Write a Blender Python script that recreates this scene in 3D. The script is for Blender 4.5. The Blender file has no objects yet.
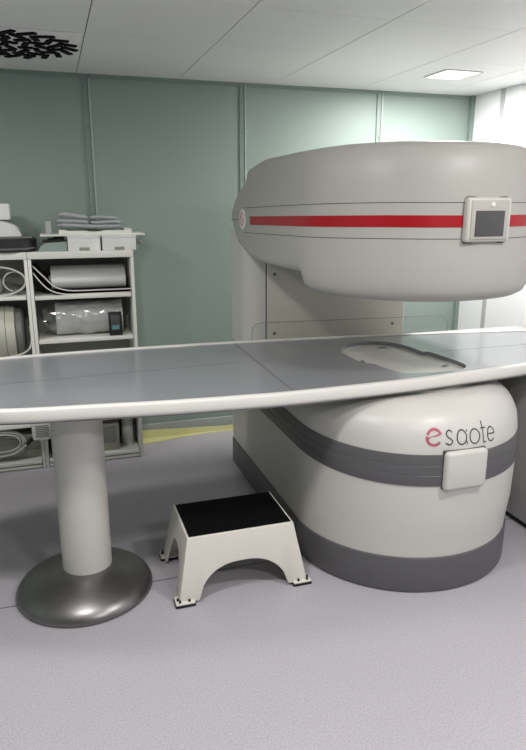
import bpy, bmesh, math, random
from mathutils import Vector, Matrix, noise
random.seed(7)
PI = math.pi
S = bpy.context.scene
COL = S.collection

# ---------------------------------------------------------------- materials
def s2l(c):
    return tuple((v/12.92 if v <= .04045 else ((v+.055)/1.055)**2.4) for v in c)

def mat(name, rgb, rough=.5, metal=0., var=.03, scale=8., bump=0., bscale=200., coat=0., spec=.5, trans=0.):
    m = bpy.data.materials.new(name); m.use_nodes = True
    nt = m.node_tree; b = nt.nodes['Principled BSDF']
    c = s2l(rgb)
    tc = nt.nodes.new('ShaderNodeTexCoord')
    nz = nt.nodes.new('ShaderNodeTexNoise'); nz.inputs['Scale'].default_value = scale; nz.inputs['Detail'].default_value = 4
    nt.links.new(tc.outputs['Object'], nz.inputs['Vector'])
    mx = nt.nodes.new('ShaderNodeMix'); mx.data_type = 'RGBA'
    mx.inputs['A'].default_value = (*[v*(1-var) for v in c], 1)
    mx.inputs['B'].default_value = (*[min(1, v*(1+var)) for v in c], 1)
    nt.links.new(nz.outputs['Fac'], mx.inputs['Factor'])
    nt.links.new(mx.outputs['Result'], b.inputs['Base Color'])
    b.inputs['Roughness'].default_value = rough
    b.inputs['Metallic'].default_value = metal
    b.inputs['Specular IOR Level'].default_value = spec
    b.inputs['Coat Weight'].default_value = coat; b.inputs['Coat Roughness'].default_value = .13
    if trans: b.inputs['Transmission Weight'].default_value = trans
    if bump:
        n2 = nt.nodes.new('ShaderNodeTexNoise'); n2.inputs['Scale'].default_value = bscale; n2.inputs['Detail'].default_value = 3
        nt.links.new(tc.outputs['Object'], n2.inputs['Vector'])
        bp = nt.nodes.new('ShaderNodeBump'); bp.inputs['Strength'].default_value = bump; bp.inputs['Distance'].default_value = .004
        nt.links.new(n2.outputs['Fac'], bp.inputs['Height']); nt.links.new(bp.outputs['Normal'], b.inputs['Normal'])
    return m

def emit_mat(name, rgb, strength):
    m = bpy.data.materials.new(name); m.use_nodes = True
    b = m.node_tree.nodes['Principled BSDF']
    b.inputs['Base Color'].default_value = (*rgb, 1)
    b.inputs['Emission Color'].default_value = (*rgb, 1); b.inputs['Emission Strength'].default_value = strength
    return m

def clear_mat(name, tint, gloss=.12, rough=.08):
    m = bpy.data.materials.new(name); m.use_nodes = True
    nt = m.node_tree; nt.nodes.clear()
    out = nt.nodes.new('ShaderNodeOutputMaterial'); mix = nt.nodes.new('ShaderNodeMixShader')
    t = nt.nodes.new('ShaderNodeBsdfTransparent'); t.inputs['Color'].default_value = (*tint, 1)
    g = nt.nodes.new('ShaderNodeBsdfGlossy'); g.inputs['Roughness'].default_value = rough
    lw = nt.nodes.new('ShaderNodeLayerWeight'); lw.inputs['Blend'].default_value = .3
    ad = nt.nodes.new('ShaderNodeMath'); ad.operation = 'MULTIPLY_ADD'; ad.inputs[1].default_value = .5; ad.inputs[2].default_value = gloss
    nt.links.new(lw.outputs['Fresnel'], ad.inputs[0]); nt.links.new(ad.outputs[0], mix.inputs['Fac'])
    nt.links.new(t.outputs[0], mix.inputs[1]); nt.links.new(g.outputs[0], mix.inputs[2]); nt.links.new(mix.outputs[0], out.inputs['Surface'])
    return m

def floor_mat():
    m = mat('floor_vinyl', (.72, .705, .73), rough=.42, var=.03, scale=2.5, spec=.35)
    nt = m.node_tree; b = nt.nodes['Principled BSDF']
    tc = nt.nodes.new('ShaderNodeTexCoord')
    base = b.inputs['Base Color'].links[0].from_socket
    # fine speckle of the vinyl
    vo = nt.nodes.new('ShaderNodeTexNoise'); vo.inputs['Scale'].default_value = 170; vo.inputs['Detail'].default_value = 3; vo.inputs['Roughness'].default_value = .75
    nt.links.new(tc.outputs['Object'], vo.inputs['Vector'])
    rp = nt.nodes.new('ShaderNodeValToRGB'); rp.color_ramp.elements[0].position = .36; rp.color_ramp.elements[1].position = .64
    rp.color_ramp.elements[0].color = (.80, .795, .81, 1); rp.color_ramp.elements[1].color = (1.13, 1.13, 1.13, 1)
    nt.links.new(vo.outputs['Fac'], rp.inputs['Fac'])
    mu = nt.nodes.new('ShaderNodeMix'); mu.data_type = 'RGBA'; mu.blend_type = 'MULTIPLY'; mu.inputs['Factor'].default_value = 1
    nt.links.new(base, mu.inputs['A']); nt.links.new(rp.outputs['Color'], mu.inputs['B'])
    # welded sheet seam running along X
    sp = nt.nodes.new('ShaderNodeSeparateXYZ'); nt.links.new(tc.outputs['Object'], sp.inputs[0])
    d = nt.nodes.new('ShaderNodeMath'); d.operation = 'SUBTRACT'; d.inputs[1].default_value = 2.42; nt.links.new(sp.outputs['Y'], d.inputs[0])
    a = nt.nodes.new('ShaderNodeMath'); a.operation = 'ABSOLUTE'; nt.links.new(d.outputs[0], a.inputs[0])
    l = nt.nodes.new('ShaderNodeMath'); l.operation = 'LESS_THAN'; l.inputs[1].default_value = .0032; nt.links.new(a.outputs[0], l.inputs[0])
    m2 = nt.nodes.new('ShaderNodeMix'); m2.data_type = 'RGBA'; m2.inputs['B'].default_value = (.1, .1, .12, 1)
    nt.links.new(l.outputs[0], m2.inputs['Factor']); nt.links.new(mu.outputs['Result'], m2.inputs['A'])
    nt.links.new(m2.outputs['Result'], b.inputs['Base Color'])
    return m

def brushed_mat():
    m = mat('brushed_silver_foil', (.72, .72, .72), rough=.42, metal=.35, var=.05)
    return m

M = dict(
    white=mat('warm_white_plastic', (.805, .795, .775), .38, var=.015, spec=.45),
    bezel=mat('light_grey_bezel', (.76, .75, .725), .4, var=.01),
    housing=mat('pale_grey_painted_shell', (.675, .667, .645), .45, var=.01, spec=.45),
    yoke=mat('cream_painted_panel', (.80, .785, .745), .4, var=.015),
    dark=mat('charcoal_plastic', (.36, .355, .365), .42, var=.04),
    groove=mat('seam_shadow_gap', (.30, .30, .29), .7),
    red=mat('crimson_stripe', (.62, .02, .09), .35, var=.03),
    pink=mat('faded_rose_print', (.70, .36, .43), .4),
    ink=mat('grey_print', (.27, .265, .27), .5),
    screen=mat('dark_grey_screen', (.30, .30, .30), .35, spec=.4),
    pad=mat('grey_vinyl_pad', (.515, .525, .545), .30, var=.03, scale=14, spec=.5, coat=.6),
    padseam=mat('pad_seam', (.40, .41, .43), .6),
    rim=mat('table_rim_white', (.88, .87, .85), .35, var=.01),
    lip=mat('table_lip_grey', (.52, .52, .51), .45),
    recess=mat('recess_pale_plastic', (.80, .79, .765), .35),
    base=mat('graphite_metal', (.52, .51, .51), .35, metal=.9, var=.03),
    stoolw=mat('ivory_moulded_plastic', (.89, .875, .84), .38, var=.015),
    black=mat('black_ribbed_rubber', (.035, .035, .04), .75, var=.2, spec=.15),
    blackp=mat('black_plastic', (.07, .07, .075), .45),
    wallg=mat('sage_green_wall_panel', (.57, .628, .60), .5, var=.02, scale=1.5, spec=.3),
    batten=mat('sage_green_batten', (.50, .56, .535), .4),
    battenl=mat('pale_batten_edge', (.66, .72, .69), .4),
    wallw=mat('white_wall_panel', (.95, .95, .96), .45, var=.01),
    wallj=mat('grey_wall_joint', (.72, .72, .73), .5),
    ceil=mat('off_white_ceiling_tile', (.93, .93, .925), .5, var=.01),
    ceild=mat('ceiling_gap', (.25, .25, .25), .8),
    floor=floor_mat(),
    skirt=mat('grey_skirting', (.62, .64, .62), .5),
    yellow=mat('yellow_floor_tape', (.84, .83, .60), .5),
    shelf=mat('white_laminate', (.90, .90, .87), .42, var=.01),
    shelfin=mat('shaded_back_and_label_grey', (.56, .56, .53), .6),  # shade inside the shelves put into back board colour; tabs and labels plain grey
    foil=brushed_mat(),
    wrap=mat('crinkled_clear_film', (.70, .70, .70), .18, var=.25, scale=14, bump=1., bscale=9, coat=.6),
    greyc=mat('grey_folded_cloth', (.68, .69, .70), .85, var=.08, bump=.3, bscale=60),
    greent=mat('sage_folded_cloth', (.56, .62, .59), .85, var=.06, bump=.3, bscale=60),
    card=mat('pale_grey_card', (.90, .90, .89), .6, var=.03),
    cardb=mat('beige_card', (.66, .65, .60), .7, var=.05),
    beige=mat('beige_moulded_plastic', (.74, .74, .69), .4),
    dring=mat('grey_ring_plastic', (.43, .43, .42), .45),
    coilb=mat('black_coil_plastic', (.16, .16, .17), .4),
    sheetdark=mat('dark_foam', (.13, .13, .13), .8),
    cable=mat('pale_cable_jacket', (.80, .80, .77), .45),
    metal=mat('bright_steel', (.7, .7, .68), .25, metal=1.),
    cyan=emit_mat('phone_screen_glow', (.07, .20, .20), .25),
    lamp=emit_mat('lamp_diffuser_glow', (1., .99, .97), 9.),
    glass=clear_mat('clear_acrylic', (.975, .985, .98), .0, .03),
    cab=mat('pale_grey_cabinet', (.72, .715, .71), .45),
)

# ---------------------------------------------------------------- object helpers
ORG = {}
def thing(name, label, cat, loc, group=None):
    o = bpy.data.objects.new(name, None); COL.objects.link(o)
    o.empty_display_size = .05
    o.location = loc; o['label'] = label; o['category'] = cat
    if group: o['group'] = group
    ORG[o.name] = Vector(loc)
    return o

def fin(bm, name, m, parent=None, loc=None, smooth=True, angle=32):
    me = bpy.data.meshes.new(name)
    bmesh.ops.remove_doubles(bm, verts=bm.verts, dist=1e-6)
    bmesh.ops.recalc_face_normals(bm, faces=bm.faces)
    org = ORG[parent.name] if parent else Vector(loc or (0, 0, 0))
    bmesh.ops.translate(bm, verts=bm.verts, vec=-org)
    bm.to_mesh(me); bm.free()
    for x in (m if isinstance(m, (list, tuple)) else [m]): me.materials.append(x)
    if smooth:
        for p in me.polygons: p.use_smooth = True
        me.set_sharp_from_angle(angle=math.radians(angle))
    o = bpy.data.objects.new(name, me); COL.objects.link(o)
    if parent: o.parent = parent
    else: o.location = org
    ORG[o.name] = org
    return o

def tag(o, label, cat, group=None):
    o['label'] = label; o['category'] = cat
    if group: o['group'] = group
    return o
def struct(o):
    o['kind'] = 'structure'; return o

def box(bm, x0, x1, y0, y1, z0, z1, bev=0., seg=2, mi=0, rot=0., tilt=None):
    r = bmesh.ops.create_cube(bm, size=1)
    vs = r['verts']
    c = Vector(((x0+x1)/2, (y0+y1)/2, (z0+z1)/2))
    mt = Matrix.Translation(c)
    if rot: mt = mt @ Matrix.Rotation(rot, 4, 'Z')
    if tilt: mt = mt @ Matrix.Rotation(tilt, 4, 'Y')
    mt = mt @ Matrix.Diagonal((x1-x0, y1-y0, z1-z0, 1))
    bmesh.ops.transform(bm, matrix=mt, verts=vs)
    fs = list({f for v in vs for f in v.link_faces})
    for f in fs: f.material_index = mi
    if bev:
        es = list({e for v in vs for e in v.link_edges})
        bmesh.ops.bevel(bm, geom=es, offset=bev, segments=seg, affect='EDGES', profile=.5)
    return bm
def B(*a, **k): return box(bmesh.new(), *a, **k)

def grid_faces(bm, rings, closed=True, cap=None, mi=0):
    V = [[bm.verts.new(p) for p in r] for r in rings]
    n = len(V[0])
    for a, b in zip(V, V[1:]):
        for i in range(n if closed else n-1):
            j = (i+1) % n
            try: bm.faces.new((a[i], a[j], b[j], b[i])).material_index = mi
            except ValueError: pass
    return V

def lathe(bm, prof, c, n=48, capb=True, capt=True, axis='Z', mi=0):
    rings = []
    for r, z in prof:
        ring = []
        for i in range(n):
            t = 2*PI*i/n
            a, b = r*math.cos(t), r*math.sin(t)
            p = (a, b, z) if axis == 'Z' else ((z, a, b) if axis == 'X' else (a, z, b))
            ring.append(Vector(c)+Vector(p))
        rings.append(ring)
    V = grid_faces(bm, rings, mi=mi)
    if capb: bm.faces.new(V[0][::-1]).material_index = mi
    if capt: bm.faces.new(V[-1]).material_index = mi
    return bm

def tube(bm, pts, r, n=8, mi=0, closed=False):
    pts = [Vector(p) for p in pts]
    rings = []; up = Vector((0, 0, 1)); prev = None
    N = len(pts)
    for i, p in enumerate(pts):
        if closed: t = pts[(i+1) % N]-pts[i-1]
        else: t = pts[min(i+1, N-1)]-pts[max(i-1, 0)]
        t.normalize()
        if prev is None:
            u = t.orthogonal().normalized()
        else:
            u = (prev-t*prev.dot(t)).normalized()
        prev = u; v = t.cross(u)
        rings.append([p+(u*math.cos(2*PI*k/n)+v*math.sin(2*PI*k/n))*r for k in range(n)])
    if closed: rings.append(rings[0])
    V = grid_faces(bm, rings, mi=mi)
    if not closed:
        bm.faces.new(V[0][::-1]); bm.faces.new(V[-1])
    return bm

def catmull(P, n=8, closed=False):
    P = [Vector(p) for p in P]; out = []
    N = len(P)
    rng = range(N if closed else N-1)
    for i in rng:
        if closed: a, b, c, d = P[i-1], P[i], P[(i+1) % N], P[(i+2) % N]
        else: a, b, c, d = P[max(i-1, 0)], P[i], P[i+1], P[min(i+2, N-1)]
        for k in range(n):
            t = k/n
            out.append(.5*((2*b)+(c-a)*t+(2*a-5*b+4*c-d)*t*t+(3*b-a-3*c+d)*t**3))
    if not closed: out.append(P[-1])
    return out

def slab(bm, outer, holes, z0, z1, mi=0):
    """flat plate with outline and optional holes, extruded from z0 to z1"""
    es = []
    for loop in [outer]+holes:
        vs = [bm.verts.new((p[0], p[1], z1)) for p in loop]
        es += [bm.edges.new((vs[i], vs[(i+1) % len(vs)])) for i in range(len(vs))]
    r = bmesh.ops.triangle_fill(bm, use_beauty=True, use_dissolve=False, edges=es)
    fs = [g for g in r['geom'] if isinstance(g, bmesh.types.BMFace)]
    e = bmesh.ops.extrude_face_region(bm, geom=fs)
    vs = [g for g in e['geom'] if isinstance(g, bmesh.types.BMVert)]
    bmesh.ops.translate(bm, verts=vs, vec=(0, 0, z0-z1))
    return bm

def lerp(tab, x):
    if x <= tab[0][0]: return tab[0][1]
    for (a, b), (c, d) in zip(tab, tab[1:]):
        if x <= c: return b+(d-b)*(x-a)/(c-a)
    return tab[-1][1]
def sstep(a, b, x):
    t = max(0, min(1, (x-a)/(b-a))); return t*t*(3-2*t)

# ---------------------------------------------------------------- camera
H = 1.55
cam = bpy.data.cameras.new('camera'); co = bpy.data.objects.new('camera', cam); COL.objects.link(co)
co.location = (0, 0, H)
co.rotation_euler = (math.radians(90-15.043), 0, math.radians(-17.974))
cam.sensor_fit = 'VERTICAL'; cam.sensor_height = 36; cam.lens = 640/750*36
cam.clip_start = .05
S.camera = co

# ---------------------------------------------------------------- room
YW, XW, ZC, XL, YF = 4.16, 2.905, 2.274, -1.9, -1.4
struct(fin(B(XL-.1, XW+.1, YF-.1, YW+.1, -.05, 0), 'floor', M['floor'], smooth=False))
struct(fin(B(XL-.1, XW+.1, YW, YW+.1, 0, ZC+.05), 'wall_back', M['wallg'], smooth=False))
struct(fin(B(XW, XW+.1, YF, YW, 0, ZC+.05), 'wall_right', M['wallw'], smooth=False))
struct(fin(B(XL-.1, XL, YF, YW, 0, ZC+.05), 'wall_left', M['wallg'], smooth=False))
struct(fin(B(XL-.1, XW+.1, YF-.1, YF, 0, ZC+.05), 'wall_front', M['wallg'], smooth=False))
# ceiling tiles (0.6 m grid), each tile a shallow chamfered tray, one continuous ceiling
bm = bmesh.new()
box(bm, XL-.1, XW+.1, YF-.1, YW+.1, ZC+.006, ZC+.06, mi=1)
gx = [.215+.595*k for k in range(-4, 6)]; gy = [-1.6+.6*k for k in range(0, 11)]
for i in range(len(gx)-1):
    for j in range(len(gy)-1):
        x0, x1 = max(gx[i], XL)+.0022, min(gx[i+1], XW)-.0022
        y0, y1 = max(gy[j], YF)+.0013, min(gy[j+1], YW)-.0013
        if x1-x0 < .05 or y1-y0 < .05: continue
        box(bm, x0, x1, y0, y1, ZC, ZC+.008)
struct(fin(bm, 'ceiling', [M['ceil'], M['ceild']], smooth=False))
# back wall battens
n = 0
for x in (-1.66, -.70, .243, 1.192, 2.153):
    n += 1
    bm = bmesh.new()
    box(bm, x, x+.03, YW-.008, YW, .1, ZC)
    box(bm, x+.032, x+.042, YW-.012, YW, .1, ZC, mi=1)
    for zz in (1.98, 1.45, .7):
        lathe(bm, [(.006, -.003), (.006, 0)], (x+.018, YW-.008, zz), 8, axis='Y', mi=2)
    struct(fin(bm, 'trim_%d' % n, [M['batten'], M['battenl'], M['dring']], smooth=False))
bm = B(XW-.03, XW, YW-.03, YW, 0, ZC)
struct(fin(bm, 'trim_6', M['batten'], smooth=False))
for k, y in enumerate((3.83, 2.87, 1.91, .95, 0.)):
    bm = B(XW-.008, XW, y-.018, y+.018, .0, ZC)
    struct(fin(bm, 'trim_%d' % (7+k), M['wallj'], smooth=False))
bm = B(XL, XW, YW-.02, YW, 0, .10, bev=.004)
struct(fin(bm, 'baseboard_back', M['skirt']))
bm = B(XW-.015, XW, YF, YW-.03, 0, .10, bev=.004)
struct(fin(bm, 'baseboard_right', M['skirt']))
# edge cove between wall and ceiling
struct(fin(B(XL, XW, YW-.012, YW, ZC-.02, ZC), 'trim_12', M['batten'], smooth=False))

# yellow tape on the floor along the wall
lo = catmull([(-.6, 3.97, 0), (.46, 4.04, 0), (.78, 4.10, 0), (1.13, 4.125, 0), (2.3, 4.12, 0)], 10)
bm = bmesh.new()
rings = [[(p.x, p.y, .0), (p.x, p.y, .003), (p.x, 4.130, .006), (p.x, 4.136, .065-.03*sstep(.3, 1.2, p.x)), (p.x, 4.1395, .065-.03*sstep(.3, 1.2, p.x)), (p.x, 4.1395, .0)] for p in lo]
grid_faces(bm, rings)
tag(fin(bm, 'floor_tape', M['yellow'], loc=(.4, 4.05, 0)), 'curved pale yellow strip where floor meets the back wall', 'tape')

# ---------------------------------------------------------------- ceiling lights and diffuser
def ceiling_light(x, y, label, power, w=.22):
    t = thing('ceiling_light', label, 'ceiling light', (x, y, ZC-.01), 'recessed square ceiling lights')
    bm = bmesh.new(); h = w/2
    for a in ((x-h-.012, x-h, y-h-.012, y+h+.012), (x+h, x+h+.012, y-h-.012, y+h+.012), (x-h, x+h, y-h-.012, y-h), (x-h, x+h, y+h, y+h+.012)):
        box(bm, *a, ZC-.008, ZC, bev=.002)
    fin(bm, 'light_frame', M['ceil'], t)
    fin(B(x-h, x+h, y-h, y+h, ZC-.004, ZC-.001), 'diffuser', M['lamp'], t, smooth=False)
    la = bpy.data.lights.new('ceiling_lamp', 'AREA'); la.shape = 'SQUARE'; la.size = w*.98; la.energy = power; la.color = (1, .975, .955)
    lo_ = bpy.data.objects.new('ceiling_lamp', la); COL.objects.link(lo_); lo_.parent = t; lo_.location = (0, 0, -.002)
    return t
ceiling_light(2.30, 3.51, 'bright square recessed ceiling light near the right back corner', 36)
ceiling_light(-.10, 1.52, 'square recessed ceiling light above the patient table end', 22)
ceiling_light(1.69, .95, 'square recessed ceiling light in front of the scanner', 25)
ceiling_light(1.10, -.2, 'square recessed ceiling light behind the viewpoint', 26)
ceiling_light(-.95, 2.7, 'unseen square ceiling light by the left wall, added as fill for the shelves', 16)  # unseen fill lamp added to brighten the shelves and floor under the table

cxv, cyv = -.09, 3.50
t = thing('air_diffuser', 'swirl ceiling air vent with black angled slots, upper left', 'vent', (cxv, cyv, ZC-.006))
fin(B(cxv-.294, cxv+.294, cyv-.294, cyv+.294, ZC-.006, ZC, bev=.002), 'face_plate', M['ceil'], t)
bm = bmesh.new()
for ring, (rr, nn, ln) in enumerate(((.248, 19, .088), (.185, 15, .082), (.122, 10, .076), (.06, 5, .07))):
    for k in range(nn):
        a = 2*PI*(k+.5*ring)/nn
        x, y = cxv+rr*math.cos(a), cyv+rr*math.sin(a)
        box(bm, x-ln/2, x+ln/2, y-.014, y+.014, ZC-.0125, ZC-.006, rot=a+(.75 if ring % 2 == 0 else -.75))
fin(bm, 'slots', M['black'], t, smooth=False)

# ---------------------------------------------------------------- MRI scanner
CX, CY, R0 = 1.466, 2.478, .494
def outline(Yr, rc=.06, nf=56, ns=10):
    """stadium plan, rear-left -> front -> rear-right : (x, y, nx, ny)"""
    L = []
    xl, xr = CX-R0, CX+R0
    for k in range(5):
        a = PI/2+PI/2*k/4
        L.append((xl+rc+rc*math.cos(a), Yr-rc+rc*math.sin(a), math.cos(a), math.sin(a)))
    for k in range(1, ns):
        L.append((xl, Yr-rc+(CY-Yr+rc)*k/ns, -1, 0))
    for k in range(nf+1):
        a = PI+PI*k/nf
        L.append((CX+R0*math.cos(a), CY+R0*math.sin(a), math.cos(a), math.sin(a)))
    for k in range(ns-1, 0, -1):
        L.append((xr, Yr-rc+(CY-Yr+rc)*k/ns, 1, 0))
    for k in range(5):
        a = PI/2*k/4
        L.append((xr-rc+rc*math.cos(a), Yr-rc+rc*math.sin(a), math.cos(a), math.sin(a)))
    return L
def cap(bm, ring, flip=False):
    n = len(ring)
    for i in range(n//2-1):
        q = (ring[i], ring[i+1], ring[n-2-i], ring[n-1-i])
        if len(set(q)) == 4: bm.faces.new(q if not flip else q[::-1])
    if n % 2:
        m_ = n//2; bm.faces.new((ring[m_-1], ring[m_], ring[m_+1]))

BODY = [(.0, .0), (.17, .0), (.31, .015), (.46, .019), (.55, .019), (.62, .016), (.68, .007), (.72, -.010), (.75, -.032), (.775, -.066), (.792, -.125)]
def bulge_xy(x, y, nx, ny, z, off=0.):
    b = lerp(BODY, z)
    if b > 0: b *= (.35+.65*sstep(CX-R0, CX+.1, x)) if y <= CY+.1 else (.35 if nx < 0 else 1.)
    b += off
    return (x+nx*b, y+ny*b, z)
scan = thing('mri_scanner', 'large pale open magnetic scanner with red stripe over a rounded base', 'medical scanner', (CX, 2.9, 0))
# lower body
bm = bmesh.new()
zs = [.10, .165, .22, .27, .31, .36, .41, .46, .51, .55, .59, .62, .65, .68, .705, .725, .745, .76, .772, .782, .788, .792]
ol = outline(3.63)
V = grid_faces(bm, [[bulge_xy(*p, z) for p in outline(3.63, rc=max(.05, .012-lerp(BODY, z)))] for z in zs])
cap(bm, V[0]); cap(bm, V[-1])
fin(bm, 'base_body', M['white'], scan, angle=45)
# skirt
bm = bmesh.new()
V = grid_faces(bm, [[(x+nx*o, y+ny*o, z) for x, y, nx, ny in ol] for z, o in ((0, .0), (.006, .006), (.02, .008), (.15, .008), (.157, .006), (.16, .0), (.16, -.03))])
cap(bm, V[0]); cap(bm, V[-1])
fin(bm, 'base_skirt', M['dark'], scan)
# dark band
def path_pts(yl, yr, n=60, nl=14):
    P = []
    for k in range(nl): P.append((CX-R0, yl+(CY-yl)*k/nl, -1, 0))
    for k in range(n+1):
        a = PI+PI*k/n; P.append((CX+R0*math.cos(a), CY+R0*math.sin(a), math.cos(a), math.sin(a)))
    for k in range(1, nl+1): P.append((CX+R0, CY+(yr-CY)*k/nl, 1, 0))
    return P
def band_z(y, v):
    f = sstep(2.0, 2.5, y)
    lo_, hi = .482+.030*f, .611+.020*f
    return lo_+(hi-lo_)*v
bm = bmesh.new()
rings = []
for (v, o) in ((0, -.004), (0, .004), (.04, .0055), (.33, .0055), (.345, .0035), (.36, .0055), (.64, .0055), (.655, .0035), (.67, .0055), (.96, .0055), (1, .004), (1, -.004)):
    rings.append([bulge_xy(*p, band_z(p[1], v), off=o) for p in path_pts(3.57, 3.57)])
grid_faces(bm, rings, closed=False)
fin(bm, 'dark_band', M['dark'], scan)

def on_body(a, z, off=0.):
    a = math.radians(a)
    c, s_ = math.cos(a), math.sin(a)
    return Vector(bulge_xy(CX+R0*c, CY+R0*s_, c, s_, z, off))
def curved_pad(bm, a0, a1, z0, z1, th, rad, fn, n=14, mi=0):
    """rounded rectangular plate hugging a curved surface"""
    mm = (a1-a0)/2; zm = (z1-z0)/2; ac = (a0+a1)/2; zc_ = (z0+z1)/2
    w = math.radians(mm)*R0
    def rr(inset):
        P = []
        for cx_, cz_, st in ((w-rad, zm-rad, 0), (-(w-rad), zm-rad, 90), (-(w-rad), -(zm-rad), 180), (w-rad, -(zm-rad), 270)):
            for k in range(6):
                t_ = math.radians(st+90*k/5); q = max(rad-inset, .0005)
                P.append((cx_+q*math.cos(t_), cz_+q*math.sin(t_)))
        return P
    rings = []
    for ins, o in ((0, -.006), (0, th*.55), (th*.15, th*.8), (th*.5, th)):
        rings.append([fn(ac+math.degrees(u/R0), zc_+v, o) for u, v in rr(ins)])
    V = grid_faces(bm, rings, mi=mi)
    c = bm.verts.new(fn(ac, zc_, th)); L = V[-1]
    # inner fan ring following the curve
    inner = [bm.verts.new(fn(ac+math.degrees(u*.5/R0), zc_+v*.5, th)) for u, v in rr(th*.5)]
    for i in range(len(L)):
        j = (i+1) % len(L)
        bm.faces.new((L[i], L[j], inner[j], inner[i])).material_index = mi
        bm.faces.new((inner[i], inner[j], c)).material_index = mi
    return bm
def flat_plate(ac, rad, u0, u1, z0, z1, d0, d1, bev, seg=3):
    a = math.radians(ac); nr = Vector((math.cos(a), math.sin(a), 0)); tg_ = Vector((-math.sin(a), math.cos(a), 0))
    c = Vector((CX, CY, 0))+nr*rad
    b2 = B(u0, u1, -d1, -d0, z0, z1, bev=bev, seg=seg)
    bmesh.ops.transform(b2, matrix=Matrix(((tg_.x, -nr.x, 0, c.x), (tg_.y, -nr.y, 0, c.y), (0, 0, 1, 0), (0, 0, 0, 1))), verts=b2.verts)
    return b2
bp_ = fin(flat_plate(-90.2, R0+.028, -.092, .092, .470, .627, -.03, .014, .0135), 'handle_cover', M['white'], scan)
bp_['label'] = 'white square cover plate on the dark band'
fin(flat_plate(-90.2, R0+.028, -.0925, .0935, .4690, .6285, -.03, -.009, .004), 'cover_gap', M['groove'], scan)

# lettering on the lower body
def letter_map(px, zz, off=.0015):
    return on_body(-99.8+.55*(px-446), zz, off)
def ribbon(bm, pts, w, closed=False, mi=0):
    """pts in (px, z) ; px unit is .0051 m"""
    U = .0051
    P = [Vector((p[0]*U, p[1], 0)) for p in pts]
    N = len(P); rings = []
    for i, p in enumerate(P):
        if closed: tt = P[(i+1) % N]-P[i-1]
        else: tt = P[min(i+1, N-1)]-P[max(i-1, 0)]
        tt.normalize(); nn = Vector((-tt.y, tt.x, 0))*w/2
        a, b = p+nn, p-nn
        rings.append([letter_map(a.x/U, a.y, -.001), letter_map(a.x/U, a.y, .0012), letter_map(b.x/U, b.y, .0012), letter_map(b.x/U, b.y, -.001)])
    if closed: rings.append(rings[0])
    V = grid_faces(bm, rings, mi=mi)
    if not closed:
        bm.faces.new(V[0]); bm.faces.new(V[-1][::-1])
def arc(cx_, cz_, rx, rz, a0, a1, n=20):
    return [(cx_+rx*math.cos(math.radians(a0+(a1-a0)*k/n)), cz_+rz*math.sin(math.radians(a0+(a1-a0)*k/n))) for k in range(n+1)]
zb, zt = .650, .706; zm = (zb+zt)/2; hz = (zt-zb)/2; W = .0048
sl = lambda x: -.00022*(x-446)
def shear(P): return [(x, z_+sl(x)) for x, z_ in P]
lt = []
lt.append((catmull([(452, zt-.008, 0), (449.8, zt, 0), (447.2, zt-.010, 0), (448, zm+.004, 0), (451, zm-.006, 0), (452.4, zb+.012, 0), (450, zb, 0), (446.6, zb+.007, 0)], 6), False))
lt.append((arc(460.6, zm, 4.3, hz, 0, 360)[:-1], True)); lt.append(([(465.4, zt), (465.4, zb)], False))
lt.append((arc(473, zm, 4.9, hz, 0, 360)[:-1], True))
lt.append((catmull([(481.6, zt+.026, 0), (481.6, zb+.012, 0), (482.4, zb+.001, 0), (484.6, zb+.001, 0)], 6), False)); lt.append(([(479.6, zt), (484.8, zt)], False))
lt.append(([(487.0, zm+.002)]+arc(490.6, zm, 4.0, hz, 8, 318, 26)[0:0]+[(494.6, zm+.002)], False)); lt.append((arc(490.6, zm, 4.0, hz, 4, 320, 26), False))
for P, cl in lt:
    bm = bmesh.new(); ribbon(bm, shear([(p[0], p[1]) for p in P]), W, cl)
    fin(bm, 'logo_letter', M['ink'], scan, smooth=False)
bm = bmesh.new()
ec, ez = 437.0, .680
ribbon(bm, arc(ec, ez, 5.9, .030, 22, 160, 20), .0105)
ribbon(bm, arc(ec, ez, 5.9, .030, 172, 322, 24), .0105)
ribbon(bm, [(430.2, ez-.006), (441.2, ez+.010)], .0055)
lg = fin(bm, 'logo_emblem', M['pink'], scan, smooth=False); lg['label'] = 'large rose coloured letter e'

# upper housing
LV = [(1.187, .14, 3.02), (1.189, .09, 3.08), (1.197, .048, 3.14), (1.212, .022, 3.19), (1.237, .009, 3.25), (1.275, .002, 3.33), (1.35, 0, 3.47), (1.42, 0, 3.555), (1.47, 0, 3.59), (1.50, 0, 3.59), (1.56, 0, 3.52), (1.60, .0, 3.44), (1.64, .002, 3.36), (1.675, .006, 3.315), (1.705, .014, 3.285), (1.73, .024, 3.275), (1.748, .042, 3.25), (1.759, .07, 3.21), (1.766, .12, 3.19)]
INS = [(a, b) for a, b, c in LV]
def house_z(y, z):
    if z >= 1.35: return z
    f = sstep(CY+.0, CY+.045, y)
    return z*(1-f)+f*(1.35-(1.35-z)*(1.35-1.262)/(1.35-1.187))
ARM = {1.187: .10, 1.189: .055, 1.197: .015, 1.212: .004, 1.237: .001, 1.275: 0, 1.705: .002, 1.73: .006, 1.748: .030, 1.759: .062, 1.766: .075}
ARMZ = {1.705: 1.700, 1.73: 1.710, 1.748: 1.732, 1.759: 1.757, 1.766: 1.761}
def hv(x, y, nx, ny, z, ins):
    f = sstep(CY-.05, CY+.30, y)
    i2 = ins*(1-f)+ARM.get(z, ins)*f
    if ny > .3: i2 = ins
    f2 = sstep(CY-.05, CY+.45, y)
    z2 = z*(1-f2)+ARMZ.get(z, z)*f2
    return (x-nx*i2, y-ny*i2, house_z(y-ny*i2, z2))
bm = bmesh.new(); rings = []
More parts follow.
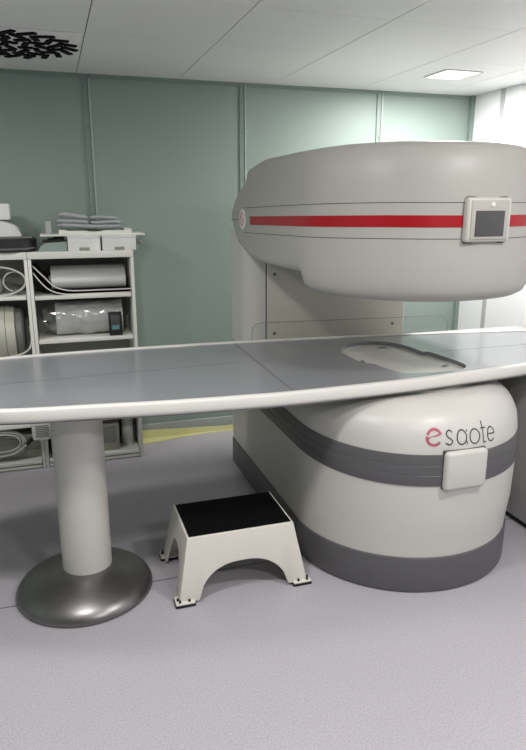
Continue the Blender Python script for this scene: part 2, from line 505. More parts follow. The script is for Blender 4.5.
for z, ins, Yr in LV:
    rings.append([hv(x, y, nx, ny, z, ins) for x, y, nx, ny in outline(Yr, rc=max(.035, ins+.012), ns=24)])
V = grid_faces(bm, rings); cap(bm, V[0]); cap(bm, V[-1])
fin(bm, 'upper_housing', M['housing'], scan, angle=50)
def on_house(a, z, off=0.):
    a = math.radians(a); c, s_ = math.cos(a), math.sin(a)
    r = R0-lerp(INS, z)+off
    return Vector((CX+r*c, CY+r*s_, z))
def house_strip(name, z0, z1, m, yl, yr, off):
    bm = bmesh.new(); rings = []
    for z, o in ((z0, -.003), (z0, off), (z1, off), (z1, -.003)):
        rings.append([(x+nx*(o-lerp(INS, z)), y+ny*(o-lerp(INS, z)), z-.024*max(0, y-2.1)/1.1) for x, y, nx, ny in path_pts(yl, yr)])
    grid_faces(bm, rings, closed=False)
    return fin(bm, name, m, scan)
st = house_strip('red_stripe', 1.467, 1.508, M['red'], 3.21, 3.0, .0018); st['label'] = 'crimson stripe around the upper housing'
house_strip('housing_seam', 1.5505, 1.5528, M['groove'], 3.33, 3.0, .0008)
house_strip('housing_seam', 1.4252, 1.4275, M['groove'], 3.33, 3.0, .0008)
bm = B(CX-R0-.0008, CX-R0+.003, 3.40, 3.575, 1.4605, 1.4635)
fin(bm, 'housing_seam', M['groove'], scan, smooth=False)
# emblem disc
bm = lathe(bmesh.new(), [(.054, .002), (.054, -.002), (.050, -.004)], (CX-R0, 3.345, 1.467), 32, axis='X')
em = fin(bm, 'emblem_disc', M['rim'], scan)
bm = bmesh.new()
P = [(CX-R0-.0042, 3.345+.030*math.cos(2*PI*k/28), 1.467+.033*math.sin(2*PI*k/28)) for k in range(28)]
tube(bm, P, .0022, 6, closed=True)
tube(bm, catmull([(CX-R0-.0042, 3.360, 1.484), (CX-R0-.0042, 3.348, 1.470), (CX-R0-.0042, 3.336, 1.464), (CX-R0-.0042, 3.330, 1.450)], 4), .0022, 6)
fin(bm, 'emblem_mark', M['pink'], em)
# display panel on the drum
bm = curved_pad(bmesh.new(), -99.2, -77.2, 1.410, 1.573, .004, .014, on_house)
fin(bm, 'display_gap', M['groove'], scan, angle=50)
ca = math.radians(-88.4)
nrm = Vector((math.cos(ca), math.sin(ca), 0)); tx = Vector((-math.sin(ca), math.cos(ca), 0))
cen = Vector((CX, CY, 0))+nrm*(R0+.004)
def disp(bm, u0, u1, z0, z1, d0, d1, bev=.0, mi=0, seg=3):
    b2 = B(u0, u1, -d1, -d0, z0, z1, bev=bev, seg=seg)
    mt = Matrix(((tx.x, -nrm.x, 0, cen.x), (tx.y, -nrm.y, 0, cen.y), (0, 0, 1, 0), (0, 0, 0, 1)))
    bmesh.ops.transform(b2, matrix=mt, verts=b2.verts)
    me = bpy.data.meshes.new('tmp'); b2.to_mesh(me); b2.free(); bm.from_mesh(me); bpy.data.meshes.remove(me)
    return bm
bm = disp(bmesh.new(), -.093, .093, 1.415, 1.569, -.02, .014, .010)
dp = fin(bm, 'display_bezel', M['bezel'], scan)
bm = disp(bmesh.new(), -.080, .080, 1.424, 1.560, .010, .018, .004)
fin(bm, 'inner_bezel', M['housing'], dp)
fin(disp(bmesh.new(), -.063, .060, 1.435, 1.524, .016, .0195, .001), 'screen', M['screen'], dp)
bm = lathe(bmesh.new(), [(.009, 0), (.009, .003), (.006, .005)], (0, 0, 0), 20)
q = Vector((0, 0, 1)).rotation_difference(nrm).to_matrix().to_4x4()
bmesh.ops.transform(bm, matrix=Matrix.Translation(cen+nrm*.017+tx*.006+Vector((0, 0, 1.545))) @ q, verts=bm.verts)
fin(bm, 'button', M['rim'], dp)

# rear yoke linking base and housing
bm = bmesh.new()
xl, xr, yf, yb = CX-R0+.002, CX+R0-.002, 3.29, 3.628
def yoke_ring(z):
    P = []
    for cx_, cy_, r_, st_ in ((xl+.10, yf+.10, .10, 180), (xr-.05, yf+.05, .05, 270), (xr-.04, yb-.04, .04, 0), (xl+.04, yb-.04, .04, 90)):
        for k in range(9):
            a = math.radians(st_+90*k/8); P.append((cx_+r_*math.cos(a), cy_+r_*math.sin(a), z))
    return P
V = grid_faces(bm, [yoke_ring(.78), yoke_ring(1.41)])
bm.faces.new(V[0][::-1]); bm.faces.new(V[1])
fin(bm, 'yoke', M['white'], scan)
yk = fin(B(xl+.115, xr-.03, yf-.008, yf+.02, .80, 1.34, bev=.002), 'yoke_panel', M['yoke'], scan)
fin(B(xl+.108, xl+.114, yf-.001, yf+.01, .80, 1.30), 'panel_gap', M['groove'], scan, smooth=False)
for (x, z) in ((1.13, 1.18), (1.13, .855), (1.86, .87)):
    fin(lathe(bmesh.new(), [(.009, .002), (.009, -.003), (.005, -.005)], (x, yf-.008, z), 12, axis='Y'), 'screw', M['dring'], yk)
fin(B(1.17, 1.30, 3.02, yf, 1.215, 1.275, bev=.006), 'housing_bracket', M['housing'], scan)
# lower pole face plate beneath the table
fin(lathe(bmesh.new(), [(.30, .790), (.30, .801), (.29, .806)], (CX, CY+.02, 0), 56), 'pole_plate', M['housing'], scan)

# ---------------------------------------------------------------- patient table
tab = thing('patient_table', 'long white rimmed patient table with grey pad on a column', 'patient table', (.035, 2.5, 0))
front = catmull([(-.62, 2.43, 0), (-.22, 2.280, 0), (.11, 2.231, 0), (.367, 2.198, 0), (.6, 2.181, 0), (.85, 2.172, 0), (1.28, 2.190, 0), (1.6, 2.222, 0), (1.96, 2.268, 0), (2.35, 2.36, 0)], 8)
back = catmull([(-.62, 2.98, 0), (-.27, 3.065, 0), (.2, 3.09, 0), (.81, 3.08, 0), (1.457, 3.03, 0), (1.93, 2.97, 0), (2.45, 2.885, 0)], 8)
outl = front+catmull([front[-1], (2.52, 2.46, 0), (2.60, 2.62, 0), (2.57, 2.80, 0), back[-1]], 8)[1:-1]+back[::-1]+catmull([back[0], (-.74, 2.88, 0), (-.78, 2.74, 0), (-.74, 2.60, 0), front[0]], 8)[1:-1]
def offs(P, d):
    Q = []
    N = len(P)
    for i in range(N):
        t_ = (P[(i+1) % N]-P[i-1]).normalized(); nn = Vector((t_.y, -t_.x, 0)); Q.append(P[i]+nn*d)
    return Q
outl = [Vector((p.x, p.y, 0)) for p in outl]
hole = [(1.333, 2.80), (1.40, 2.880), (1.50, 2.915), (1.60, 2.885), (1.665, 2.775), (1.675, 2.62), (1.70, 2.61), (1.715, 2.50), (1.722, 2.37), (1.700, 2.305), (1.64, 2.27), (1.511, 2.262), (1.40, 2.285), (1.355, 2.36), (1.338, 2.47), (1.300, 2.52), (1.295, 2.66), (1.30, 2.74)]
holes = [(p.x-.018, p.y) for p in catmull([(a, b, 0) for a, b in hole], 3, closed=True)]
bm = slab(bmesh.new(), [(p.x, p.y) for p in offs(outl, -.002)], [holes], .838, .860)
fin(bm, 'pad', M['pad'], tab, smooth=False)
# rim: profile swept round the pad
bm = bmesh.new()
prof = [(-.03, .824), (-.03, .838), (-.002, .838), (-.001, .8635), (.004, .8665), (.024, .8665), (.031, .863), (.034, .856), (.034, .830), (.031, .822), (.024, .818), (.0, .818)]
grid_faces(bm, [[(p.x, p.y, z) for p in offs(outl, d)] for d, z in prof+[prof[0]]])
fin(bm, 'rim', M['rim'], tab, angle=40)
# under tray and thin lower lip
bm = slab(bmesh.new(), [(p.x, p.y) for p in offs(outl, .022)], [], .812, .822)
fin(bm, 'lower_lip', M['lip'], tab)
# recess floor
bm = slab(bmesh.new(), [(p.x, p.y) for p in offs([Vector((a, b, 0)) for a, b in holes], -.0)], [], .824, .842)
rf = fin(bm, 'recess_floor', M['recess'], tab)
for (x, y, a) in ((1.55, 2.82, .2), (1.64, 2.40, .5), (1.44, 2.30, 0), (1.32, 2.58, 1.2)):
    bm = B(x-.022, x+.022, y-.010, y+.010, .842, .8455, bev=.0015, rot=a)
    fin(bm, 'recess_clip', M['dring'], rf)
fin(B(1.36, 1.42, 2.74, 2.76, .842, .8425), 'recess_mark', M['rim'], rf, smooth=False)
# seams of the pad
def strip(P, w, z0, z1):
    bm = bmesh.new(); rings = []
    P = [Vector((*p, 0)) for p in P]
    for i, p in enumerate(P):
        t_ = (P[min(i+1, len(P)-1)]-P[max(i-1, 0)]).normalized(); nn = Vector((-t_.y, t_.x, 0))*w/2
        a, b = p+nn, p-nn
        rings.append([(a.x, a.y, z0), (a.x, a.y, z1), (b.x, b.y, z1), (b.x, b.y, z0)])
    V = grid_faces(bm, rings); bm.faces.new(V[0]); bm.faces.new(V[-1][::-1])
    return bm
fin(strip([(.845, 3.078), (.83, 2.175)], .006, .859, .8606), 'pad_seam', M['padseam'], tab, smooth=False)
fin(strip([(-.7, 2.60), (.25, 2.655), (.832, 2.688)], .0035, .859, .8604), 'pad_seam', M['padseam'], tab, smooth=False)
fin(strip([(1.68, 2.60), (2.2, 2.600), (2.55, 2.63)], .0035, .859, .8604), 'pad_seam', M['padseam'], tab, smooth=False)
# clear guard along the far edge
bm = bmesh.new()
P = [(.95, .84)]+[(1.0+.05*math.cos(math.radians(a)), .905+.045*math.sin(math.radians(a))) for a in range(180, 89, -15)]+[(2.02, .950), (2.06, .91), (2.06, .84)]
yy = lambda x: 3.112-.09*sstep(.95, 2.1, x)
V = grid_faces(bm, [[(x, yy(x), z) for x, z in P], [(x, yy(x)+.005, z) for x, z in P]])
bm.faces.new(V[0]); bm.faces.new(V[1][::-1])
gd = fin(bm, 'clear_guard', M['glass'], tab, smooth=False); gd['label'] = 'clear acrylic guard sheet'
fin(tube(bmesh.new(), [(x, yy(x)+.0025, z) for x, z in P], .0016, 6), 'guard_edge', M['lip'], gd)
# column and disc base
fin(lathe(bmesh.new(), [(.099, .09), (.099, .812)], (.037, 2.478, 0), 64), 'column', M['white'], tab)
dprof = [(.266, 0), (.274, .004), (.275, .012), (.271, .022), (.262, .036), (.24, .052), (.21, .069), (.175, .085), (.14, .098), (.105, .106), (.09, .107)]
fin(lathe(bmesh.new(), dprof, (.022, 2.468, 0), 80), 'base_disc', M['base'], tab, angle=60)
# small upright bracket under table by the right
# ---------------------------------------------------------------- step stool
sx, sy, sh = .641, 2.412, .268
st_ = thing('step_stool', 'small ivory plastic step stool with black rubber tread beside the scanner', 'step stool', (sx, sy, 0))
TOP = (.224, .155); BOT = (.274, .203)
def corner(u, v, z):   # u,v in -1..1
    f = z/sh
    return Vector((sx+u*(BOT[0]+(TOP[0]-BOT[0])*f), sy+v*(BOT[1]+(TOP[1]-BOT[1])*f), z))
def panel(bm, mapf, zarch, ufoot):
    """side wall with a round-shouldered arch; mapf(u,z)"""
    up, n_ = [], 28
    for k in range(n_+1):
        u = -ufoot+2*ufoot*k/n_
        e = (1-abs(u/ufoot)**2.6)**(1/2.0)
        up.append((u, .012+(zarch-.012)*e))
    z0 = .012
    outer = [(-1, z0), (-ufoot-.0001, z0)]+up[1:-1]+[(ufoot, z0), (1, z0), (1, sh-.008), (-1, sh-.008)]
    # quads: strip between arch and top
    A = [bm.verts.new(mapf(u, z)) for u, z in [(-1, z0)]+[(-ufoot, z0)]+up[1:-1]+[(ufoot, z0), (1, z0)]]
    U = [-1, -ufoot]+[p[0] for p in up[1:-1]]+[ufoot, 1]
    T = [bm.verts.new(mapf(u, sh)) for u in U]
    for i in range(len(A)-1): bm.faces.new((A[i], A[i+1], T[i+1], T[i]))
bm = bmesh.new()
panel(bm, lambda u, z: corner(u, -1, z), .145, .70)
panel(bm, lambda u, z: corner(u, 1, z), .145, .70)
panel(bm, lambda u, z: corner(-1, u, z), .175, .62)
panel(bm, lambda u, z: corner(1, u, z), .175, .62)
bmesh.ops.remove_doubles(bm, verts=bm.verts, dist=1e-5)
te = [e for e in bm.edges if e.is_boundary and all(v.co.z > sh-1e-4 for v in e.verts)]
bmesh.ops.holes_fill(bm, edges=te, sides=0)
bmesh.ops.recalc_face_normals(bm, faces=bm.faces)
so = fin(bm, 'stool_body', M['stoolw'], st_, angle=35)
md = so.modifiers.new('solid', 'SOLIDIFY'); md.thickness = .009; md.offset = -1
mb = so.modifiers.new('bevel', 'BEVEL'); mb.width = .007; mb.segments = 3; mb.limit_method = 'ANGLE'; mb.angle_limit = math.radians(50)
tb = bmesh.new()
box(tb, sx-TOP[0]+.008, sx+TOP[0]-.008, sy-TOP[1]+.008, sy+TOP[1]-.008, sh-.002, sh+.004, bev=.003)
for k in range(22):
    y = sy-TOP[1]+.022+k*(2*TOP[1]-.044)/21
    box(tb, sx-TOP[0]+.02, sx+TOP[0]-.02, y-.003, y+.003, sh+.003, sh+.0058)
tr = fin(tb, 'tread', M['black'], st_); tr['label'] = 'black ribbed rubber tread'
for u in (-1, 1):
    for v in (-1, 1):
        c = corner(u, v, 0)
        bm = bmesh.new()
        cxk, cyk = c.x-u*.026, c.y-v*.020
        box(bm, cxk-.041, cxk+.041, cyk-.033, cyk+.033, .0, .011, bev=.004)
        ft = fin(bm, 'foot', M['blackp'], st_)
        bm = B(cxk-.039, cxk+.039, cyk-.031, cyk+.031, .010, .019, bev=.004)
        fin(bm, 'foot_flange', M['stoolw'], ft)
        for (du, dv) in ((u*.028, v*.004), (-u*.016, v*.021), (u*.022, v*.021)):
            fin(lathe(bmesh.new(), [(.005, .017), (.005, .025), (.003, .029), (.001, .030)], (cxk+du, cyk+dv, 0), 12), 'rubber_plug', M['blackp'], ft)

# ---------------------------------------------------------------- cabinet right of the scanner
cb = thing('floor_cabinet', 'pale grey floor cabinet right of the scanner base under the table', 'cabinet', (2.45, 2.7, 0))
fin(B(2.10, 2.80, 2.06, 3.35, .03, .79, bev=.006), 'cabinet_body', M['cab'], cb)
fin(B(2.115, 2.78, 2.08, 3.33, 0, .03), 'cabinet_plinth', M['blackp'], cb, smooth=False)
cd = fin(B(2.12, 2.78, 2.045, 2.062, .05, .77, bev=.004), 'door', M['cab'], cb)
fin(B(2.15, 2.165, 2.02, 2.045, .45, .58, bev=.004), 'handle', M['metal'], cd)

# ---------------------------------------------------------------- shelf units
def shelf_unit(x0, x1, zt_, shelves, label):
    t = thing('open_shelf_unit', label, 'shelf unit', ((x0+x1)/2, 3.98, 0), 'white open shelf units by the back wall')
    y0, y1, th = 3.83, 4.125, .014
    fin(B(x0, x0+th+.004, y0, y1, 0, zt_-.038, bev=.0015), 'side_panel', M['shelf'], t)
    fin(B(x1-th-.004, x1, y0, y1, 0, zt_-.038, bev=.0015), 'side_panel', M['shelf'], t)
    fin(B(x0, x1, y0-.003, y1, zt_-.038, zt_, bev=.002), 'top_panel', M['shelf'], t)
    fin(B(x0+.02, x1-.02, y1-.008, y1, .01, zt_-.038), 'back_panel', M['shelfin'], t, smooth=False)
    for z in shelves:
        fin(B(x0+.022, x1-.022, y0+.002, y1-.008, z-.02, z, bev=.0015), 'shelf_board', M['shelf'], t)
    fin(B(x0+.022, x1-.022, y0+.004, y0+.02, .006, .022), 'plinth', M['shelf'], t)
    return t
shelf_unit(-.135, .448, 1.285, (1.037, .782, .535, .285, .05), 'white open shelf unit holding silver roll and plastic wrapped roll')
shelf_unit(-.713, -.137, 1.285, (1.042, .62, .285, .05), 'white open shelf unit at left edge holding cables and drum coil')

# things on top (top surface z = 1.285)
ZT = 1.285
t = thing('round_coil', 'dark flat round coil lying on top of the left shelf unit', 'coil', (-.235, 3.975, ZT))
fin(lathe(bmesh.new(), [(.150, ZT), (.160, ZT+.006), (.160, ZT+.018), (.155, ZT+.022), (.164, ZT+.026), (.166, ZT+.066), (.160, ZT+.074), (.02, ZT+.076)], (-.245, 3.965, 0), 48), 'coil_ring', M['coilb'], t)
fin(lathe(bmesh.new(), [(.164, ZT+.015), (.1665, ZT+.017), (.1665, ZT+.023), (.164, ZT+.025)], (-.245, 3.965, 0), 48, capb=False, capt=False), 'coil_rim', M['dring'], t)
fin(B(-.42, -.10, 3.86, 4.08, ZT+.074, ZT+.086, bev=.003), 'lid', M['dring'], t)
zc0 = ZT+.086
# white pleated cushion wedge
bm = bmesh.new()
rings = []
for k in range(15):
    a = k/14
    x = -.40+.245*a
    h_ = .085*(1-a**3.2)**.5+.004
    w_ = .0015*math.sin(k*2.4)
    rings.append([(x, 3.885+w_, zc0), (x, 3.88+w_, zc0+h_*.9), (x, 3.90, zc0+h_), (x, 4.04, zc0+h_), (x, 4.05, zc0)])
V = grid_faces(bm, rings); bm.faces.new(V[0]); bm.faces.new(V[-1][::-1])
tag(fin(bm, 'positioning_cushion', M['card'], loc=(-.28, 3.96, zc0)), 'white ribbed rounded cushion on the dark round coil', 'cushion')
bm = B(-.40, -.208, 3.91, 4.03, zc0+.0895, zc0+.176, bev=.006)
tag(fin(bm, 'tissue_box', M['card'], loc=(-.3, 3.97, zc0+.0895)), 'white box on top of the ribbed cushion at left edge', 'box')

# green folded cloth, boxes and tray
bm = bmesh.new()
P = [(-.075, ZT), (-.06, ZT+.03), (-.035, ZT+.046), (.02, ZT+.050), (.082, ZT+.052), (.084, ZT)]
V = grid_faces(bm, [[(x, y, z) for x, z in P] for y in (3.86, 3.88, 4.02, 4.04)]); bm.faces.new(V[0]); bm.faces.new(V[-1][::-1])
tag(fin(bm, 'folded_towel', M['greent'], loc=(0, 3.95, ZT)), 'sage green folded towel under the tray at its left end', 'towel')
bm = bmesh.new()
for k in range(3): box(bm, -.05+k*.03, .075, 3.90+k*.01, 4.0, ZT+.0525+k*.009, ZT+.060+k*.009, bev=.003)
tag(fin(bm, 'strap_bundle', M['coilb'], loc=(0, 3.95, ZT+.0525)), 'bundle of black straps on the green towel below the tray', 'straps')
def carton(x0, x1, label, tab_):
    t = thing('storage_bin', label, 'box', ((x0+x1)/2, 3.95, ZT), 'pale grey boxes under the tray')
    fin(B(x0, x1, 3.855, 4.06, ZT, ZT+.080, bev=.004), 'bin_body', M['card'], t)
    fin(B(x0-.002, x1+.002, 3.852, 4.062, ZT+.072, ZT+.083, bev=.002), 'lid', M['card'], t)
    fin(B((x0+x1)/2-.028, (x0+x1)/2+.028, 3.850, 3.856, ZT+.004, ZT+.02, bev=.002), 'tab', M['shelfin'], t)
    return t
carton(.088, .268, 'left pale grey box under the tray on right shelf unit', 1)
t2 = carton(.279, .470, 'right pale grey box under the tray on right shelf unit', 1)
bm = lathe(bmesh.new(), [(.006, 0), (.006, .014), (.015, .016), (.017, .028), (.013, .034)], (.473, 3.90, ZT+.045), 16, axis='X')
fin(bm, 'end_cap', M['lip'], t2)
ZY = ZT+.0835
bm = B(-.058, .525, 3.86, 4.09, ZY, ZY+.010, bev=.002)
tray = tag(fin(bm, 'tray_board', M['shelf'], loc=(.23, 3.97, ZY)), 'long white board lying across the two pale grey boxes', 'board')
ZY += .010
bm = B(-.026, .006, 3.90, 3.95, ZY, ZY+.072, bev=.004)
tag(fin(bm, 'small_grey_block', M['greyc'], loc=(-.01, 3.92, ZY)), 'small upright grey block at the left end of the white board', 'block')
bm = bmesh.new()
P = [(.045, ZY), (.045, ZY+.024), (.08, ZY+.024), (.095, ZY+.018), (.19, ZY+.018), (.22, ZY+.013), (.27, ZY+.013), (.30, ZY+.020), (.41, ZY+.018), (.412, ZY+.028), (.452, ZY+.028), (.455, ZY)]
V = grid_faces(bm, [[(x, y, z) for x, z in P] for y in (3.885, 4.06)]); bm.faces.new(V[0]); bm.faces.new(V[-1][::-1])
tag(fin(bm, 'foam_insert', M['shelf'], loc=(.25, 3.97, ZY), angle=20), 'white moulded insert on the board beneath the grey cloths', 'insert')
ZY += .0285
def cloth(x0, x1, z0, h0, h1, th, label, grp):
    """folded pad: left height offset h0, right h1"""
    bm = bmesh.new(); rings = []
    for k in range(13):
        a = k/12; x = x0+(x1-x0)*a; zz = z0+h0*(1-a)+h1*a+.002*math.sin(a*7+z0*90)
        e = min(1, min(a, 1-a)*14+.35)
        hh = th*e/2; zc_ = zz+th/2
        rings.append([(x, 3.90, zc_-hh*.6), (x, 3.895, zc_), (x, 3.90, zc_+hh*.8), (x, 3.91, zc_+hh), (x, 4.03, zc_+hh), (x, 4.04, zc_), (x, 4.03, zc_-hh), (x, 3.91, zc_-hh)])
    V = grid_faces(bm, rings); bm.faces.new(V[0]); bm.faces.new(V[-1][::-1])
    return tag(fin(bm, 'folded_cloth', M['greyc'], loc=((x0+x1)/2, 3.97, z0), angle=50), label, 'cloth', grp)
cloth(.040, .395, ZY-.002, .010, 0, .023, 'longest grey folded cloth, bottom of the stack on the white insert', 'grey folded cloths')
cloth(.038, .215, ZY+.0235, .012, -.001, .024, 'middle grey folded cloth of the left stack', 'grey folded cloths')
cloth(.052, .210, ZY+.049, .018, .001, .026, 'topmost grey folded cloth of the left stack', 'grey folded cloths')
cloth(.222, .398, ZY+.024, 0, 0, .023, 'lower grey folded cloth of the right stack', 'grey folded cloths')
cloth(.222, .375, ZY+.0485, .004, 0, .021, 'topmost grey folded cloth of the right stack', 'grey folded cloths')

# right unit, upper compartment : curved sheets and silver roll
def curved_sheet(dz, dx, label, x_end):
    t = thing('curved_sheet', label, 'curved sheet', (.15, 3.96, 1.037), 'curved dark sheets with white edges')
    P = catmull([(-.112, 0, 1.17+dz*1.9), (-.075+dx, 0, 1.115+dz*1.2), (-.03+dx, 0, 1.070+dz), (.03+dx, 0, 1.047+dz), (.09+dx, 0, 1.0405+dz), (.25, 0, 1.0405+dz), (x_end, 0, 1.0405+dz)], 6)
    def sh_(bm, y0, y1, th_):
        rings = []
        for i, p in enumerate(P):
            t_ = (P[min(i+1, len(P)-1)]-P[max(i-1, 0)]).normalized(); nn = Vector((-t_.z, 0, t_.x))*th_/2
            rings.append([(p.x+nn.x, y0, p.z+nn.z), (p.x+nn.x, y1, p.z+nn.z), (p.x-nn.x, y1, p.z-nn.z), (p.x-nn.x, y0, p.z-nn.z)])
        V = grid_faces(bm, rings); bm.faces.new(V[0]); bm.faces.new(V[-1][::-1]); return bm
    fin(sh_(bmesh.new(), 3.858, 4.10, .005), 'sheet', M['sheetdark'], t, angle=50)
    fin(sh_(bmesh.new(), 3.850, 3.858, .0062), 'edge_strip', M['rim'], t, angle=50)
curved_sheet(.0, .0, 'lower of two curved white-edged sheets in the upper shelf compartment', .425)
curved_sheet(.020, .025, 'upper of two curved white-edged sheets, under the silver roll', .428)
bm = bmesh.new()
P = []
zr0 = 1.0645
for k in range(28):
    a = 2*PI*k/28; ca_, sa = math.cos(a), math.sin(a)
    P.append((3.965+.095*math.copysign(abs(ca_)**.7, ca_)+.03*sa, zr0+.066+.066*math.copysign(abs(sa)**.8, sa)))
V = grid_faces(bm, [[(x, y, z) for y, z in P] for x in (-.018, -.012, .395, .401)]); bm.faces.new(V[0]); bm.faces.new(V[-1][::-1])
t = thing('silver_roll', 'large smooth silver grey roll in the upper shelf compartment', 'roll', (.19, 3.96, zr0))
fin(bm, 'roll_body', M['foil'], t)
fin(lathe(bmesh.new(), [(.028, 0), (.028, .012), (.02, .014)], (.401, 3.95, zr0+.05), 16, axis='X'), 'end_plug', M['blackp'], t)
fin(lathe(bmesh.new(), [(.02, -.014), (.028, -.012), (.028, 0)], (-.018, 3.95, zr0+.05), 16, axis='X'), 'end_plug', M['lip'], t)

# middle compartment : film wrapped roll, handheld device
t = thing('wrapped_roll', 'big roll in crinkled clear plastic on the middle shelf', 'roll', (.15, 3.98, .782))
bm = bmesh.new(); rings = []
for k in range(41):
    a = k/40; x = -.01+.385*a
    r = .098
    ring = []
    for j in range(40):
        th_ = 2*PI*j/40
        d = noise.noise(Vector((x*14, math.cos(th_)*2.2, math.sin(th_)*2.2)))*.011
        ring.append((x, 3.985+(r+d)*math.cos(th_), .782+max(.0, .101+(r+d)*math.sin(th_))))
    rings.append(ring)
V = grid_faces(bm, rings); bm.faces.new(V[0]); bm.faces.new(V[-1][::-1])
fin(bm, 'roll_body', M['wrap'], t, angle=80)
bm = bmesh.new(); rings = []
for k in range(9):
    a = k/8; x = -.01-.072*a
    ring = []
    for j in range(30):
        th_ = 2*PI*j/30; r = .094*(1-.25*a)+.010*math.sin(th_*5+a*4)*a
        ring.append((x, 3.985+r*math.cos(th_), .782+.101+r*math.sin(th_)))
    rings.append(ring)
V = grid_faces(bm, rings); bm.faces.new(V[-1])
fp = fin(bm, 'film_end', clear_mat('loose_clear_film', (.86, .87, .87), .22, .15), t, angle=80); fp['label'] = 'gathered loose clear film end'
t = thing('handheld_device', 'small black handheld device with screen leaning on the wrapped roll', 'handheld device', (.326, 3.865, .782))
def lean(bm):
    bmesh.ops.transform(bm, matrix=Matrix.Translation((.326, 3.857, .783)) @ Matrix.Rotation(math.radians(-4), 4, 'X') @ Matrix.Translation((-.326, -3.857, -.783)), verts=bm.verts); return bm
fin(lean(B(.288, .364, 3.857, 3.871, .783, .925, bev=.006, seg=3)), 'device_body', M['blackp'], t)
fin(lean(B(.300, .352, 3.8555, 3.8575, .815, .905, bev=.0005)), 'screen', M['screen'], t)
fin(lean(B(.304, .348, 3.8545, 3.856, .820, .845)), 'screen_panel', M['cyan'], t, smooth=False)

# lower compartments of the right unit
def crate(x0, x1, y0, y1, z0, z1, label):
    t = thing('cardboard_box', label, 'box', ((x0+x1)/2, (y0+y1)/2, z0), 'boxes on the bottom shelves')
    fin(B(x0, x1, y0, y1, z0, z1, bev=.003), 'box_body', M['cardb'], t)
    fin(B(x0+.02, x1-.02, y0-.002, y0+.002, z0+.05, z1-.02, bev=.001), 'box_label', M['shelfin'], t)
crate(-.070, .06, 3.875, 4.06, .05, .225, 'beige box on bottom shelf left of the table column')
crate(.10, .31, 3.875, 4.06, .05, .225, 'beige box on bottom shelf right of the table column')
t = thing('paper_roll', 'pale roll standing on the bottom shelf at its right end', 'roll', (.37, 3.95, .05))
fin(lathe(bmesh.new(), [(.036, .05), (.036, .23)], (.37, 3.97, 0), 24), 'roll_body', M['card'], t)
fin(lathe(bmesh.new(), [(.015, .23), (.015, .234)], (.37, 3.97, 0), 16), 'core', M['cardb'], t)
crate(-.05, .36, 3.87, 4.07, .285, .42, 'beige box on the shelf hidden behind the table edge')

# perforated white basket hanging from the divider of the two units
t = thing('perforated_basket', 'small white perforated basket hanging on the shelf front below the table', 'basket', (-.14, 3.79, .195))
bm = bmesh.new()
bx0, bx1, by0, by1 = -.198, -.085, 3.762, 3.830
def rring(ins, z):
    P = []
    for cx_, cy_, s0 in ((bx1-.03, by1-.012, 0), (bx0+.03, by1-.012, 90), (bx0+.03, by0+.03, 180), (bx1-.03, by0+.03, 270)):
        rr_ = .012 if s0 < 180 else .03
        cxx = cx_ if s0 >= 180 else (cx_+.018 if s0 == 0 else cx_-.018)
        for k in range(6):
            a = math.radians(s0+90*k/5); P.append((cxx+(rr_-ins)*math.cos(a), cy_+(rr_-ins)*math.sin(a), z))
    return P
V = grid_faces(bm, [rring(.004, .214), rring(0, .220), rring(0, .30), rring(.003, .30), rring(.003, .205)])
bm.faces.new(V[0][::-1]); bm.faces.new(V[-1])
fin(bm, 'basket_body', M['rim'], t)
bm = bmesh.new()
for j in range(7):
    for k in range(8):
        x = bx0+.024+k*.0094+(.0047 if j % 2 else 0)
        lathe(bm, [(.0036, -.0012), (.0036, .0)], (x, by0, .228+j*.0105), 8, axis='Y')
fin(bm, 'perforations', M['blackp'], t, smooth=False)

# left unit : helmet-like coil with cables in the top compartment
t = thing('cable_coil', 'loops of pale cable around a pale coil in the left upper compartment', 'coil', (-.36, 3.96, 1.042))
bm = lathe(bmesh.new(), [(.05, 1.042), (.07, 1.06), (.075, 1.11), (.055, 1.15), (.02, 1.16)], (-.36, 3.99, 0), 32)
fin(bm, 'coil_body', M['beige'], t)
P = [(-.33+.175*math.cos(math.radians(a)), 3.868+.004*math.sin(math.radians(a*2)), 1.125+.083*math.sin(math.radians(a))) for a in range(0, 360, 10)]
fin(tube(bmesh.new(), P, .0055, 8, closed=True), 'cable', M['cable'], t)
P = [(-.215+.06*math.cos(math.radians(a)), 3.90, 1.12+.055*math.sin(math.radians(a))) for a in range(0, 360, 12)]
fin(tube(bmesh.new(), P, .004, 8, closed=True), 'cable', M['cable'], t)
fin(lathe(bmesh.new(), [(.012, 0), (.012, .02), (.006, .024)], (-.215, 3.885, 1.068), 16, axis='Y'), 'connector', M['metal'], t)
fin(B(-.235, -.15, 3.92, 4.0, 1.042, 1.054, bev=.003), 'connector_tray', M['lip'], t)

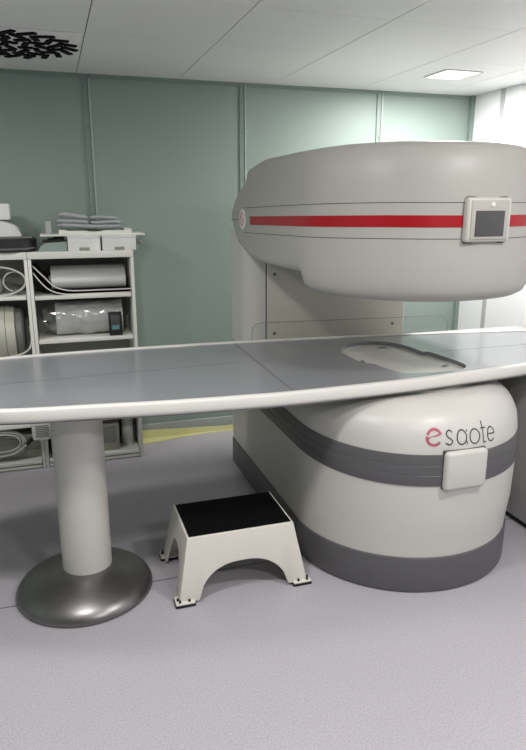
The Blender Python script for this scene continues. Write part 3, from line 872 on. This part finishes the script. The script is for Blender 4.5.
# drum coil
t = thing('drum_coil', 'beige drum shaped coil with dark ring lying on the left shelf', 'coil', (-.33, 3.97, .62))
zc_ = .815
fin(lathe(bmesh.new(), [(.11, -.17), (.148, -.16), (.160, -.05), (.160, .02), (.152, .062), (.14, .066)], (-.30, 4.005-.03, zc_), 44, axis='X'), 'drum_shell', M['beige'], t)
fin(lathe(bmesh.new(), [(.138, .0), (.146, .004), (.146, .034), (.125, .044), (.09, .046)], (-.234, 3.975, zc_), 44, axis='X'), 'end_ring', M['dring'], t)
fin(lathe(bmesh.new(), [(.1608, -.003), (.1608, .0)], (-.285, 3.975, zc_), 44, axis='X', capb=False, capt=False), 'shell_seam', M['groove'], t)
fin(B(-.40, -.20, 3.90, 4.05, .62, .67, bev=.006), 'cradle', M['lip'], t)
P = catmull([(-.156, 3.86, .87), (-.152, 3.85, .80), (-.165, 3.848, .745), (-.20, 3.845, .715), (-.26, 3.845, .70), (-.36, 3.845, .69)], 8)
fin(tube(bmesh.new(), P, .0055, 8), 'cable', M['cable'], t)

# bottom-left : coiled cable on box
crate(-.45, -.15, 3.90, 4.08, .05, .20, 'low beige box under coiled cable on the left bottom shelf')
t = thing('coiled_cable', 'coil of pale cable with black plug on the left bottom shelf', 'cable', (-.35, 3.93, .20))
for k, (rx, rz, dy) in enumerate(((.13, .075, .0), (.115, .065, .006), (.10, .055, -.006), (.12, .07, .012))):
    P = [(-.37+rx*math.cos(math.radians(a)), 3.862+dy+.004*math.sin(math.radians(a*3)), .165+.004*k+rz*math.sin(math.radians(a))) for a in range(0, 360, 10)]
    fin(tube(bmesh.new(), P, .005, 8, closed=True), 'cable_loop', M['cable'], t)
P = catmull([(-.42, 3.85, .095), (-.33, 3.848, .10), (-.27, 3.848, .13), (-.225, 3.85, .165)], 8)
fin(tube(bmesh.new(), P, .006, 8), 'cable_tail', M['cable'], t)
fin(tube(bmesh.new(), [(-.235, 3.848, .155), (-.22, 3.85, .172), (-.185, 3.852, .20), (-.17, 3.853, .213)], .012, 10), 'plug', M['blackp'], t)

# ---------------------------------------------------------------- world and view
w = bpy.data.worlds.new('world'); S.world = w; w.use_nodes = True
w.node_tree.nodes['Background'].inputs['Color'].default_value = (.8, .85, .9, 1)
w.node_tree.nodes['Background'].inputs['Strength'].default_value = .3
S.view_settings.view_transform = 'Standard'
S.view_settings.look = 'None'
S.view_settings.exposure = -.15
S.view_settings.gamma = 1
S.view_settings.use_curve_mapping = False
